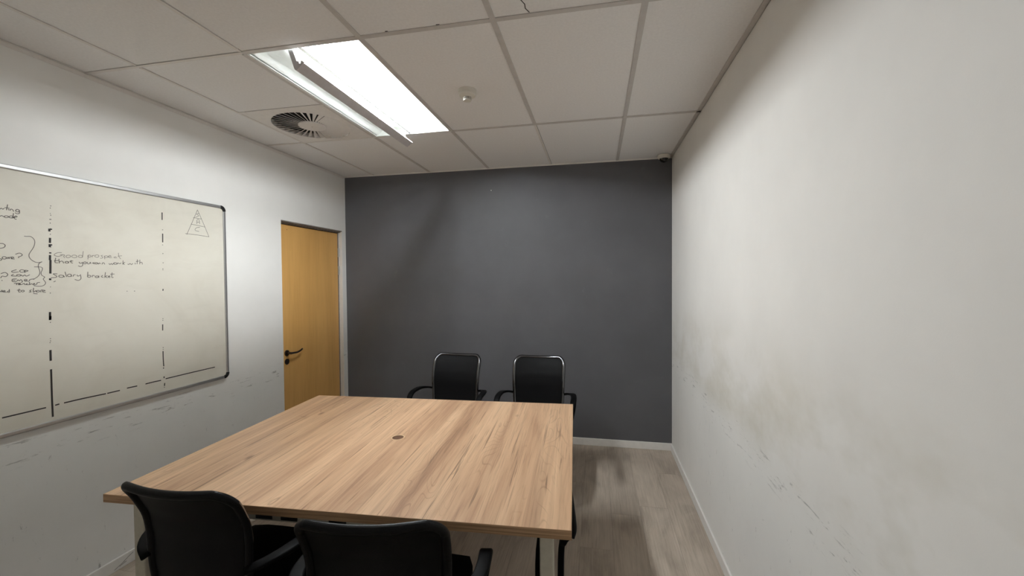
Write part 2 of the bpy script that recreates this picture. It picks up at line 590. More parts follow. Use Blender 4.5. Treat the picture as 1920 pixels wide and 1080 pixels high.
# crack and chips in the tile nearest the lens
bm = bmesh.new()
ribbon(bm, [(2.20, -2.52), (2.215, -2.45), (2.235, -2.40), (2.261, -2.36), (2.274, -2.325), (2.272, -2.30), (2.284, -2.272)], 0.004, 'z', H + 0.003)
ribbon(bm, [(1.66, -2.272), (1.672, -2.271)], 0.006, 'z', H + 0.003)
ribbon(bm, [(1.89, -2.272), (1.905, -2.271)], 0.005, 'z', H + 0.003)
mesh_obj('tile_crack', bm, 'crack', ceiling)

# ------------------------------------------------------------------ door in the left wall
door = struct(empty('door_1', (0, (DY0 + DY1) / 2, 0)), 'closed tan wood door with steel lever handle beside the charcoal wall', 'door')
cy = (DY0 + DY1) / 2
def dpart(name, dims, mat, parent=door, bevel=0.0):
    x0, x1, y0, y1, z0, z1 = dims
    return box_obj(name, (x0, x1, y0 - cy, y1 - cy, z0, z1), mat, parent, bevel)
leaf = dpart('door_leaf', (-0.085, -0.045, -0.905, -0.078, 0.008, 2.026), 'door', bevel=0.002)
# stepped steel head and jambs
bm = bmesh.new()
prism(bm, [(-0.12, 2.052), (-0.001, 2.052), (-0.001, 2.043), (-0.016, 2.043), (-0.016, 2.036), (-0.038, 2.036), (-0.038, 2.030), (-0.12, 2.030)], 'y', DY0 - cy, DY1 - cy)
mesh_obj('door_frame_head', bm, 'door_frame', door)
dpart('door_frame_jamb', (-0.12, -0.038, DY0, -0.907, 0, 2.030), 'door_frame')
dpart('door_frame_jamb', (-0.12, -0.040, -0.076, DY1, 0, 2.030), 'door_frame')
dpart('door_lining', (-0.040, -0.001, -0.0675, DY1, 0, 2.030), 'skirting')
for z0 in (1.785, 1.605, 0.22):
    bm = bmesh.new()
    for k in range(3):
        za = z0 + k * 0.03
        sweep(bm, [Vector((-0.034, -0.080 - cy, za + 0.001)), Vector((-0.034, -0.080 - cy, za + 0.029))], circ(0.0085, 12))
    h_ = mesh_obj('hinge', bm, 'alu', door, smooth=False)
bm = bmesh.new(); ribbon(bm, [(-0.796 - cy, 1.985), (-0.790 - cy, 1.985)], 0.006, 'x', -0.0448)
mesh_obj('screw_hole', bm, 'ink_bold', leaf)
def disc_x(bm, x0, x1, y, z, r, n=24):
    sweep(bm, [Vector((x0, y, z)), Vector((x1, y, z))], circ(r, n))
hy, hz = -0.826 - cy, 0.935
bm = bmesh.new()
disc_x(bm, -0.045, -0.036, hy, hz, 0.026)
disc_x(bm, -0.036, 0.002, hy, hz, 0.010, 14)
rose = mesh_obj('handle_rose', bm, 'steel_dark', door, bevel=0.0015)
bm = bmesh.new()
lev = catmull([(0.000, hy - 0.006, hz), (0.004, hy + 0.03, hz - 0.002), (0.004, hy + 0.07, hz - 0.003), (0.002, hy + 0.11, hz + 0.004), (-0.004, hy + 0.145, hz + 0.014)], 4)
sweep(bm, lev, circ(0.0095, 12), scale=[1.0 - 0.25 * i / (len(lev) - 1) for i in range(len(lev))])
mesh_obj('lever_handle', bm, 'steel_dark', door, smooth=True)
bm = bmesh.new()
disc_x(bm, -0.045, -0.037, hy, 0.862, 0.025)
disc_x(bm, -0.037, -0.033, hy, 0.862, 0.009, 14)
mesh_obj('key_escutcheon', bm, 'steel_dark', door, bevel=0.0015)

# ================================================================== CEILING FITTINGS
# ---- recessed fluorescent light, its centre cover hanging open
lx0, lx1, ly0, ly1 = G[1] + 0.013, G[2] - 0.013, ROWS[2] + 0.013, ROWS[1] - 0.013
lt = tag(empty('ceiling_light', ((lx0 + lx1) / 2, (ly0 + ly1) / 2, H)), 'recessed fluorescent ceiling light with bare tubes and a hanging cover strip', 'light')
ox, oy = (lx0 + lx1) / 2, (ly0 + ly1) / 2
def L(x, z): return (x - ox, z - H)
YN, YF = ly0 - oy, ly1 - oy
bm = bmesh.new()                                                   # housing tray: top and four sides
hx = (lx1 - lx0) / 2; hyy = (ly1 - ly0) / 2
box(bm, -hx, hx, -hyy, hyy, 0.128, 0.132)
box(bm, -hx, -hx + 0.003, -hyy, hyy, 0.0, 0.128)
box(bm, hx - 0.003, hx, -hyy, hyy, 0.0, 0.128)
mesh_obj('housing', bm, 'troffer_white', lt)
for a, b in ((-hyy, -hyy + 0.003), (hyy - 0.003, hyy)):
    box_obj('end_plate', (-hx + 0.003, hx - 0.003, a, b, 0.0, 0.128), 'troffer_white', lt)
def sheet(pts, th=0.003):
    """closed section of a bent sheet from its lower face"""
    up = [(x, z + th) for x, z in pts]
    return pts + up[::-1]
def arc_pts(p0, p1, rise, n=12):
    out = []
    for i in range(n + 1):
        t = i / n
        out.append((p0[0] + (p1[0] - p0[0]) * t, p0[1] + (p1[1] - p0[1]) * t + rise * 4 * t * (1 - t)))
    return out
YN2, YF2 = YN + 0.003, YF - 0.003
bm = bmesh.new()
prism(bm, sheet([L(*q) for q in arc_pts((0.962, 2.616), (1.165, 2.684), 0.030)]), 'y', YN2, YF2)
mesh_obj('reflector', bm, 'troffer_white', lt, smooth=False)
bm = bmesh.new()
prism(bm, sheet([L(*q) for q in arc_pts((1.314, 2.684), (1.512, 2.614), 0.034)]), 'y', YN2, YF2)
mesh_obj('reflector', bm, 'troffer_white', lt)
box_obj('frame_lip', (lx0 - ox + 0.003, lx0 - ox + 0.012, YN2, YF2, 0.000, 0.006), 'troffer_white', lt)
bm = bmesh.new()                                                   # lamp tray
prism(bm, [L(1.165, 2.684), L(1.314, 2.684), L(1.314, 2.70), L(1.165, 2.70)], 'y', YN2, YF2)
mesh_obj('lamp_tray', bm, 'troffer_white', lt)
for k, x in enumerate((1.192, 1.242, 1.292)):         # the left tube is dead
    bm = bmesh.new()
    sweep(bm, [Vector((x - ox, YN + 0.028, 2.655 - H)), Vector((x - ox, YF - 0.028, 2.655 - H))], circ(0.013, 12))
    tb = mesh_obj('tube', bm, 'dead_tube' if k == 0 else 'tube', lt, smooth=False)
    if k == 0:
        tb['label'] = 'unlit fluorescent tube'
    for ya, yb in ((YN2, YN + 0.026), (YF - 0.026, YF2)):
        bm = bmesh.new()
        box(bm, x - ox - 0.012, x - ox + 0.012, ya, yb, 2.636 - H, 2.684 - H)
        mesh_obj('lampholder', bm, 'socket', lt, bevel=0.003)
box_obj('lamp_shield', (1.208 - ox, 1.228 - ox, YN2, YF2, 2.614 - H, 2.617 - H), 'troffer_white', lt)
box_obj('added_baffle', (1.184 - ox, 1.187 - ox, YN2, YF2, 2.627 - H, 2.639 - H), 'troffer_white', lt)  # strip added to hold back tube light from the upper left wall
bm = bmesh.new()                                                   # hanging cover strip
prism(bm, [L(*q) for q in ((1.187, 2.521), (1.193, 2.516), (1.238, 2.543), (1.236, 2.550), (1.232, 2.548), (1.232, 2.546), (1.192, 2.522), (1.189, 2.526))], 'y', YN + 0.012, YF - 0.004)
cover = mesh_obj('cover_strip', bm, 'cover_grey', lt)
plate = [L(*q) for q in ((1.155, 2.612), (1.179, 2.612), (1.199, 2.557), (1.209, 2.554), (1.213, 2.543), (1.220, 2.543), (1.224, 2.557), (1.239, 2.546), (1.196, 2.514), (1.188, 2.520))]
for a in (YN + 0.010, YF - 0.004):
    bm = bmesh.new(); prism(bm, plate, 'y', a, a + 0.0025)
    mesh_obj('cover_end_bracket', bm, 'cover_grey', lt)

# ---- swirl air diffuser
vx, vy, VR, VI = (G[0] + G[1]) / 2, ROWS[1] - 0.3, 0.248, 0.088
vent = tag(empty('air_diffuser', (vx, vy, H)), 'square white ceiling air diffuser with radial swirl blades', 'air vent')
bm = bmesh.new()
n = 96; hs = 0.294
outer, inner, outer2, inner2 = [], [], [], []
for i in range(n):
    a = 2 * PI * i / n
    c, s = math.cos(a), math.sin(a)
    k = hs / max(abs(c), abs(s))
    outer.append(bm.verts.new((k * c, k * s, 0.001))); inner.append(bm.verts.new((VR * c, VR * s, -0.002)))
    inner2.append(bm.verts.new((VR * c, VR * s, 0.03)))
for i in range(n):
    j = (i + 1) % n
    bm.faces.new((outer[i], outer[j], inner[j], inner[i]))
    bm.faces.new((inner[i], inner[j], inner2[j], inner2[i]))
mesh_obj('face_plate', bm, 'grid_white', vent)
bm = bmesh.new(); lathe(bm, [(0.0, 0.03), (VR, 0.03)], 48)
mesh_obj('plenum', bm, 'void', vent)
bm = bmesh.new(); lathe(bm, [(0.0, -0.003), (VI, -0.003), (VI, 0.004), (0.0, 0.004)], 48)
hub = mesh_obj('hub', bm, 'grid_white', vent)
bm = bmesh.new(); lathe(bm, [(0.0, -0.006), (0.005, -0.006), (0.007, -0.003), (0.0, -0.003)], 16)
mesh_obj('screw', bm, 'white_plastic', hub)
NBL = 36
bm = bmesh.new()
tilt = math.radians(SWIRL)
def blade_pt(r, w, e):
    # w across the blade, e thickness
    return Vector((r, w * math.cos(tilt) - e * math.sin(tilt), 0.006 + w * math.sin(tilt) + e * math.cos(tilt)))
w0, w1 = 0.0045, 0.0145
vv = [bm.verts.new(blade_pt(r, w, e)) for e in (-0.0008, 0.0008) for r, w in ((VI - 0.002, -w0), (VR + 0.001, -w1), (VR + 0.001, w1), (VI - 0.002, w0))]
for f in ((0, 1, 2, 3), (7, 6, 5, 4), (0, 4, 5, 1), (1, 5, 6, 2), (2, 6, 7, 3), (3, 7, 4, 0)):
    bm.faces.new([vv[i] for i in f])
blade = mesh_obj('blade', bm, 'grid_white', vent)
for i in range(1, NBL):
    o = blade.copy(); col.objects.link(o); o.rotation_euler = (0, 0, 2 * PI * i / NBL)

# ---- smoke detector
sd = tag(empty('smoke_detector', (1.834, -1.657, H + 0.003)), 'round white smoke detector on a ceiling tile beside the light', 'smoke detector')
bm = bmesh.new(); lathe(bm, [(0.0, 0), (0.051, 0), (0.051, -0.016), (0.049, -0.0175), (0.0, -0.0175)], 40)
mesh_obj('base', bm, 'white_plastic', sd, smooth=False)
bm = bmesh.new(); lathe(bm, [(0.0, -0.0175), (0.0485, -0.0175), (0.0485, -0.028), (0.046, -0.033), (0.026, -0.040), (0.0, -0.040)], 40)
mesh_obj('body', bm, 'white_plastic', sd, smooth=False)
bm = bmesh.new(); lathe(bm, [(0.0, -0.040), (0.020, -0.040), (0.020, -0.054), (0.0, -0.054)], 32)
mesh_obj('chamber', bm, 'ink_bold', sd)
bm = bmesh.new(); lathe(bm, [(0.0, -0.054), (0.0235, -0.054), (0.022, -0.060), (0.0, -0.062)], 32)
mesh_obj('cap', bm, 'white_plastic', sd)
bm = bmesh.new(); box(bm, 0.0195, 0.0235, -0.0021, 0.0021, -0.055, -0.039)
rib = mesh_obj('rib', bm, 'white_plastic', sd)
for i in range(1, 16):
    o = rib.copy(); col.objects.link(o); o.rotation_euler = (0, 0, 2 * PI * i / 16)

# ---- dome camera in the corner
dc = tag(empty('dome_camera', (3.118, -0.098, H - 0.001)), 'small white dome security camera in the corner above the charcoal wall', 'camera')
bm = bmesh.new(); lathe(bm, [(0.0, 0), (0.050, 0), (0.052, -0.006), (0.051, -0.024), (0.046, -0.030), (0.034, -0.032), (0.0, -0.032)], 36)
mesh_obj('housing', bm, 'white_plastic', dc, smooth=True)
bm = bmesh.new()
lathe(bm, [(0.037, -0.030)] + [(0.037 * math.cos(a), -0.030 - 0.034 * math.sin(a)) for a in [PI / 2 * k / 8 for k in range(1, 9)]], 32)
mesh_obj('dome', bm, 'dome_black', dc, smooth=True)

# ================================================================== WHITEBOARD
BY0, BY1, BZ0, BZ1 = -3.868, -1.468, 0.880, 2.069
wb = tag(empty('whiteboard', (0.0, (BY0 + BY1) / 2, BZ0)), 'large framed whiteboard with faded handwriting and black corner caps', 'whiteboard')
wy, wz = (BY0 + BY1) / 2, BZ0
def wbx(name, d, mat, parent=wb, bevel=0.0):
    return box_obj(name, (d[0], d[1], d[2] - wy, d[3] - wy, d[4] - wz, d[5] - wz), mat, parent, bevel)
FR, CR = 0.020, 0.038
wbx('panel', (0.004, 0.020, BY0 + 0.012, BY1 - 0.012, BZ0 + 0.012, BZ1 - 0.012), 'board')
wbx('frame_rail', (0.0, 0.026, BY0 + CR, BY1 - CR, BZ1 - FR, BZ1), 'alu', bevel=0.004)
wbx('frame_rail', (0.0, 0.026, BY0 + CR, BY1 - CR, BZ0, BZ0 + FR), 'alu', bevel=0.004)
wbx('frame_rail', (0.0, 0.026, BY0, BY0 + FR, BZ0 + CR, BZ1 - CR), 'alu', bevel=0.004)
wbx('frame_rail', (0.0, 0.026, BY1 - FR, BY1, BZ0 + CR, BZ1 - CR), 'alu', bevel=0.004)
for sy, sz in ((1, 1), (1, -1), (-1, 1), (-1, -1)):
    bm = bmesh.new()
    cyy = (BY1 - CR if sy > 0 else BY0 + CR) - wy
    czz = (BZ1 - CR if sz > 0 else BZ0 + CR) - wz
    path = [Vector((0.0135, cyy + sy * (CR - FR / 2) * math.sin(t), czz + sz * (CR - FR / 2) * math.cos(t))) for t in [PI / 2 * k / 8 for k in range(9)]]
    sweep(bm, path, [(-0.0137, -FR / 2 - 0.0005), (0.0137, -FR / 2 - 0.0005), (0.0137, FR / 2 + 0.0005), (-0.0137, FR / 2 + 0.0005)], ref=Vector((1, 0, 0)))
    mesh_obj('corner_cap', bm, 'plastic_black', wb, bevel=0.002)

STROKES = {
 'good': [[-2389,1695,-2404,1694,-2417,1686,-2417,1680,-2403,1676,-2387,1683],[-2396,1685,-2379,1685,-2382,1677,-2378,1670],[-2359,1684,-2365,1684,-2370,1682,-2373,1679,-2372,1675,-2369,1672,-2363,1672,-2358,1674,-2355,1677,-2355,1681,-2359,1684],[-2334,1685,-2340,1686,-2346,1684,-2350,1680,-2349,1676,-2345,1674,-2338,1673,-2332,1675,-2329,1678,-2329,1682,-2334,1685],[-2310,1686,-2315,1686,-2320,1685,-2322,1681,-2322,1678,-2318,1675,-2313,1675,-2308,1676,-2306,1680,-2306,1683,-2310,1686],[-2302,1707,-2304,1690,-2306,1676],[-2280,1690,-2282,1679,-2283,1667],[-2273,1689,-2277,1689,-2281,1688,-2283,1685,-2283,1681,-2280,1679,-2276,1679,-2272,1680,-2269,1683,-2270,1686,-2273,1689],[-2264,1689,-2264,1679,-2263,1686,-2254,1689],[-2239,1692,-2244,1692,-2249,1690,-2252,1686,-2252,1682,-2248,1680,-2243,1679,-2238,1681,-2235,1685,-2235,1689,-2239,1692],[-2217,1691,-2225,1688,-2217,1682,-2221,1676,-2229,1676],[-2210,1689,-2208,1671],[-2197,1689,-2202,1689,-2206,1688,-2209,1685,-2208,1682,-2205,1680,-2201,1680,-2196,1681,-2194,1684,-2194,1687,-2197,1689],[-2190,1685,-2178,1688,-2185,1692,-2192,1685,-2185,1680,-2174,1682],[-2154,1687,-2165,1684,-2162,1680,-2150,1682],[-2143,1708,-2141,1688,-2132,1676],[-2147,1690,-2126,1693]],
 'that': [[-2413,1669,-2416,1653,-2415,1646,-2405,1645],[-2420,1654,-2403,1657],[-2401,1664,-2400,1643],[-2400,1649,-2392,1654,-2386,1652,-2383,1644],[-2367,1653,-2371,1654,-2375,1652,-2377,1650,-2377,1647,-2374,1646,-2370,1645,-2366,1646,-2364,1649,-2364,1651,-2367,1653],[-2365,1654,-2363,1645],[-2353,1660,-2354,1649,-2346,1646],[-2360,1654,-2345,1657],[-2321,1653,-2317,1646,-2308,1649],[-2307,1653,-2306,1637,-2315,1630,-2325,1634],[-2293,1654,-2297,1654,-2300,1653,-2302,1650,-2302,1647,-2300,1645,-2296,1644,-2292,1646,-2290,1648,-2291,1651,-2293,1654],[-2286,1654,-2285,1645,-2278,1645,-2273,1653,-2271,1645],[-2255,1652,-2264,1649,-2255,1645],[-2244,1652,-2248,1652,-2251,1651,-2253,1649,-2253,1647,-2250,1645,-2246,1645,-2243,1646,-2241,1648,-2241,1650,-2244,1652],[-2241,1651,-2237,1645,-2233,1651,-2228,1646],[-2222,1644,-2218,1652,-2212,1651,-2209,1644],[-2190,1650,-2185,1644,-2178,1650,-2174,1644,-2167,1652],[-2155,1654,-2160,1655,-2164,1654,-2166,1651,-2165,1648,-2163,1646,-2158,1646,-2154,1647,-2152,1649,-2153,1652,-2155,1654],[-2148,1647,-2148,1654,-2137,1650,-2131,1655],[-2121,1668,-2123,1646],[-2112,1659,-2121,1652,-2114,1646],[-2099,1650,-2094,1647,-2086,1653,-2080,1647,-2072,1654],[-2060,1658,-2060,1649],[-2048,1677,-2050,1651],[-2056,1665,-2040,1668],[-2035,1676,-2036,1650],[-2035,1659,-2025,1662,-2022,1650]],
 'salary': [[-2409,1593,-2424,1593,-2420,1588,-2411,1581,-2415,1576,-2434,1574],[-2389,1586,-2395,1587,-2400,1586,-2403,1583,-2403,1579,-2399,1577,-2393,1576,-2388,1577,-2385,1580,-2385,1584,-2389,1586],[-2386,1586,-2381,1577],[-2379,1603,-2373,1578],[-2357,1591,-2362,1592,-2367,1590,-2370,1587,-2369,1583,-2366,1580,-2361,1580,-2356,1581,-2354,1585,-2354,1588,-2357,1591],[-2355,1591,-2353,1580],[-2347,1580,-2345,1588,-2337,1589],[-2331,1589,-2328,1582,-2319,1586],[-2317,1591,-2315,1570,-2326,1561,-2341,1566],[-2285,1604,-2287,1577],[-2276,1586,-2281,1587,-2285,1586,-2287,1583,-2287,1580,-2284,1577,-2279,1577,-2275,1578,-2273,1581,-2273,1584,-2276,1586],[-2267,1577,-2265,1586,-2256,1585],[-2242,1583,-2247,1583,-2251,1582,-2254,1580,-2253,1577,-2250,1575,-2246,1575,-2241,1576,-2239,1578,-2239,1581,-2242,1583],[-2238,1585,-2237,1575],[-2219,1587,-2227,1580,-2217,1576],[-2207,1603,-2211,1574],[-2198,1585,-2208,1581,-2198,1574],[-2195,1579,-2186,1582,-2192,1584,-2194,1577,-2185,1575],[-2176,1602,-2178,1576,-2170,1577],[-2185,1593,-2165,1594],[-2424,1554,-2416,1559]],
 'notes': [[-2604,1866,-2600,1870,-2595,1875,-2591,1871,-2586,1876],[-2575,1894,-2579,1869],[-2585,1879,-2569,1879],[-2572,1876,-2571,1869],[-2567,1869,-2565,1876,-2559,1874,-2556,1866],[-2540,1877,-2543,1878,-2547,1876,-2549,1872,-2549,1869,-2546,1867,-2542,1867,-2539,1869,-2537,1872,-2537,1875,-2540,1877],[-2537,1874,-2537,1862,-2545,1858,-2552,1862],[-2605,1836,-2600,1839,-2595,1843,-2587,1838],[-2577,1844,-2581,1844,-2584,1843,-2587,1840,-2586,1838,-2584,1836,-2580,1836,-2576,1838,-2574,1840,-2574,1843,-2577,1844],[-2561,1846,-2565,1846,-2569,1844,-2571,1841,-2571,1838,-2568,1837,-2564,1837,-2560,1838,-2558,1841,-2559,1844,-2561,1846],[-2557,1859,-2559,1838],[-2556,1840,-2545,1845,-2550,1848,-2555,1840,-2552,1834,-2547,1834],[-2607,1722,-2594,1722,-2587,1715,-2592,1705,-2607,1700],[-2608,1657,-2599,1655,-2603,1649,-2608,1649],[-2588,1665,-2592,1666,-2596,1664,-2598,1661,-2597,1658,-2595,1656,-2591,1655,-2587,1657,-2585,1660,-2585,1663,-2588,1665],[-2583,1656,-2579,1664,-2576,1657,-2575,1663,-2570,1665],[-2570,1659,-2560,1663,-2567,1666,-2569,1658,-2558,1657],[-2555,1678,-2541,1684,-2532,1677,-2538,1670,-2545,1667,-2544,1662],[-2604,1592,-2590,1597,-2582,1588,-2589,1579,-2600,1581,-2605,1573],[-2602,1564,-2600,1561],[-2553,1610,-2569,1603,-2565,1598,-2546,1600],[-2531,1609,-2536,1610,-2540,1608,-2543,1605,-2542,1602,-2539,1599,-2534,1599,-2530,1600,-2527,1603,-2527,1607,-2531,1609],[-2524,1609,-2526,1596],[-2524,1608,-2514,1606,-2523,1601],[-2563,1590,-2571,1583,-2553,1581],[-2543,1588,-2547,1589,-2551,1588,-2553,1586,-2553,1584,-2550,1582,-2546,1581,-2542,1582,-2540,1584,-2540,1587,-2543,1588],[-2538,1587,-2533,1581,-2526,1587,-2521,1581,-2509,1588],[-2553,1569,-2567,1568,-2568,1558,-2555,1556],[-2566,1563,-2558,1563],[-2554,1558,-2549,1565,-2545,1560,-2540,1566,-2536,1561,-2535,1555,-2541,1554],[-2528,1560,-2518,1564,-2526,1567,-2528,1560,-2512,1559,-2509,1566,-2495,1569],[-2563,1549,-2542,1550],[-2553,1550,-2555,1542],[-2550,1544,-2541,1547,-2546,1549,-2548,1543,-2536,1545,-2529,1549,-2527,1543,-2518,1548,-2522,1543,-2510,1543],[-2511,1555,-2510,1543,-2504,1547,-2500,1543],[-2499,1544,-2492,1547,-2496,1548,-2497,1541,-2486,1544,-2484,1551,-2474,1553],[-2611,1519,-2605,1513,-2602,1521,-2601,1513,-2592,1516,-2596,1519,-2599,1513,-2588,1511],[-2579,1524,-2579,1510,-2586,1513,-2579,1517],[-2554,1519,-2541,1519],[-2546,1525,-2549,1512,-2542,1510],[-2532,1518,-2535,1518,-2538,1517,-2540,1515,-2540,1513,-2537,1511,-2534,1511,-2531,1512,-2530,1514,-2530,1516,-2532,1518],[-2504,1519,-2511,1516,-2506,1510,-2514,1509],[-2497,1528,-2499,1508,-2490,1515,-2488,1508],[-2479,1516,-2482,1516,-2486,1515,-2488,1513,-2487,1511,-2485,1509,-2481,1509,-2478,1509,-2476,1511,-2477,1514,-2479,1516],[-2472,1507,-2471,1517,-2465,1517],[-2466,1511,-2456,1514,-2464,1517,-2465,1508,-2454,1506],[-2499,1502,-2484,1500]],
 'braces': [[-2524,1761,-2516,1761,-2500,1761,-2488,1744,-2492,1715,-2509,1681,-2506,1662,-2492,1648,-2477,1644,-2464,1648],[-2464,1649,-2475,1640,-2478,1625,-2473,1601,-2479,1582,-2497,1566],[-2493,1624,-2467,1623,-2464,1613,-2469,1597,-2466,1585,-2456,1577,-2462,1568,-2454,1553,-2458,1541,-2471,1535,-2496,1537]],
 'pyramid': [[-1675,2012,-1711,1933,-1752,1846],[-1675,2012,-1639,1938,-1597,1846],[-1762,1851,-1682,1850,-1597,1846],[-1706,1958,-1648,1957],[-1722,1915,-1623,1908],[-1663,1991,-1683,1984,-1666,1975,-1689,1964],[-1682,1920,-1679,1948,-1665,1948,-1662,1922],[-1680,1932,-1663,1935],[-1661,1902,-1688,1894,-1694,1878,-1668,1874]],
 'thick': [[-2433,1658,-2435,1594],[-2432,1762,-2433,1738],[-2434,1681,-2435,1657],[-2441,1413,-2442,1375],[-2433,1805,-2434,1792],[-2427,1806,-2428,1800],[-2434,1732,-2434,1718],[-2429,1732,-2429,1726],[-2433,1694,-2433,1688],[-2436,1571,-2437,1563],[-2440,1394,-2441,1377],[-2444,1234,-2444,1209,-2444,1183]],
 'line': [[-2444,1143,-2444,1067,-2444,997,-2443,917]],
 'mid': [[-1903,1961,-1904,1917],[-1903,1836,-1904,1784],[-1909,1508,-1910,1497],[-1917,1298,-1918,1262],[-1919,1140,-1919,1094,-1917,1048],[-1918,1042,-1919,1035],[-1917,988,-1917,978],[-1914,948,-1916,931],[-2616,968,-2545,968,-2467,968],[-2433,969,-2417,970],[-2399,970,-2324,970,-2221,967],[-2215,967,-2155,967],[-2120,970,-2067,969],[-2023,969,-1980,970,-1935,969],[-1908,972,-1776,973,-1632,973,-1576,973]],
 'dots': [[-2427,1912,-2424,1913],[-2429,1902,-2426,1903],[-2429,1877,-2427,1877],[-2428,1869,-2425,1869],[-2432,1849,-2429,1849],[-2428,1849,-2425,1850],[-2431,1831,-2428,1832],[-2432,1779,-2429,1779],[-2432,1719,-2429,1719],[-2437,1531,-2435,1531],[-2439,1502,-2436,1502],[-1905,1858,-1900,1859],[-1907,1769,-1903,1769],[-1907,1718,-1902,1718],[-1907,1663,-1902,1663],[-1909,1628,-1905,1628],[-1909,1621,-1905,1621],[-2107,1501,-2104,1500],[-2069,1500,-2065,1500],[-2442,1364,-2439,1364],[-2444,1288,-2441,1287],[-2446,1269,-2443,1269],[-2444,1277,-2441,1277],[-1917,1332,-1912,1332],[-1917,1322,-1913,1322],[-1920,1161,-1915,1160],[-1920,1150,-1916,1149],[-1919,924,-1914,923]],
}

WORDS = [('good', 0.0026, 'ink_faint', [('word_good', 0, 6), ('word_prospect', 6, 17)]),
         ('that', 0.0028, 'ink', [('word_that', 0, 8), ('word_you', 8, 12), ('word_can', 12, 16), ('word_work', 16, 21), ('word_with', 21, 28)]),
         ('salary', 0.0028, 'ink', [('word_salary', 0, 9), ('word_bracket', 9, 20), ('tick_mark', 20, 21)]),
         ('notes', 0.0027, 'ink', [('word_ending_rting', 0, 7), ('word_ending_rade', 7, 12), ('letter_o', 12, 13), ('word_score', 13, 17), ('question_mark', 17, 18), ('question_mark', 18, 20),
                                   ('word_cop', 20, 24), ('word_law', 24, 27), ('word_engineer', 27, 31), ('word_teacher', 31, 36), ('word_ending_ted', 36, 38), ('word_to', 38, 41), ('word_share', 41, 46), ('underline', 46, 47)]),
         ('braces', 0.0024, 'ink', [('drawn_brace', 0, 2), ('drawn_brace', 2, 3)]),
         ('pyramid', 0.0024, 'ink', [('drawn_pyramid', 0, 9)])]
for key, w, mat, nm in (('thick', 0.0085, 'ink_bold', 'ruled_dash'), ('line', 0.0075, 'ink_bold', 'ruled_line'), ('mid', 0.0058, 'ink_bold', 'ruled_dash'), ('dots', 0.0036, 'ink_bold', 'marker_dot')):
    WORDS.append((key, w, mat, [(nm, i, i + 1) for i in range(len(STROKES[key]))]))
for key, w, mat, words in WORDS:
    for nm, a, b_ in words:
        bm = bmesh.new()
        for s in STROKES[key][a:b_]:
            pts = [(s[i] / 1000 - wy, s[i + 1] / 1000 - wz) for i in range(0, len(s), 2)]
            if len(pts) > 2:
                pts = [(v.x, v.y) for v in catmull([(p, q, 0) for p, q in pts], 3)]
            ribbon(bm, pts, w, 'x', 0.0201, 0.0003)
        mesh_obj(nm, bm, mat, wb)

# ================================================================== TABLE
TX, TY, TR = 1.526, -1.94, math.radians(2.9)
table = tag(empty('meeting_table', (TX, TY, 0), TR), 'large rectangular meeting table with pale streaked wood top on cream metal legs', 'table')
TZ, TT = 0.730, 0.032
top = box_obj('tabletop', (-0.8985, 0.8985, -0.6985, 0.6985, TZ - TT, TZ), 'wood', table, bevel=0.0012)
for nm, d in (('edge_band', (-0.90, 0.90, -0.700, -0.6985, TZ - TT, TZ - 0.0006)), ('edge_band', (-0.90, 0.90, 0.6985, 0.700, TZ - TT, TZ - 0.0006)),
              ('edge_band', (-0.90, -0.8985, -0.6985, 0.6985, TZ - TT, TZ - 0.0006)), ('edge_band', (0.8985, 0.90, -0.6985, 0.6985, TZ - TT, TZ - 0.0006))):
    box_obj(nm, d, 'edge', table)
bm = bmesh.new(); lathe(bm, [(0.029, TZ), (0.037, TZ), (0.036, TZ + 0.0015), (0.029, TZ + 0.0012), (0.029, TZ)], 40)
gr = mesh_obj('cable_grommet', bm, 'grommet_ring', table)
bm = bmesh.new(); lathe(bm, [(0.0, TZ + 0.0003), (0.0295, TZ + 0.0003), (0.0295, TZ + 0.0008), (0.0, TZ + 0.0008)], 40)
mesh_obj('grommet_cap', bm, 'grommet_brown', gr)
LEG = 0.05
for lx, ly in ((-0.852, -0.585), (0.812, -0.585), (-0.852, 0.60), (0.812, 0.60)):
    bm = bmesh.new()
    sweep(bm, [Vector((lx, ly, 0.0)), Vector((lx, ly, TZ - TT))], rrect(LEG, LEG, 0.006))
    lg = mesh_obj('leg', bm, 'cream_metal', table)
    bm = bmesh.new(); lathe(bm, [(0.0, 0.0), (0.02, 0.0), (0.02, 0.004), (0.0, 0.004)], 16, lx, ly)
    mesh_obj('foot_pad', bm, 'plastic_black', lg)
box_obj('beam', (-0.827, 0.300, -0.570, -0.535, 0.597, TZ - TT), 'cream_metal', table, bevel=0.002)
box_obj('beam', (-0.827, 0.787, 0.58, 0.62, 0.628, TZ - TT), 'cream_metal', table, bevel=0.002)
for lx in (-0.852, 0.812):
    box_obj('side_beam', (lx - 0.02, lx + 0.02, -0.56, 0.575, 0.648, TZ - TT), 'cream_metal', table, bevel=0.002)
for x in (-0.315, -0.205, 0.0):
    box_obj('bracket', (x - 0.035, x + 0.035, -0.574, -0.570, 0.605, TZ - TT), 'plastic_black', table)

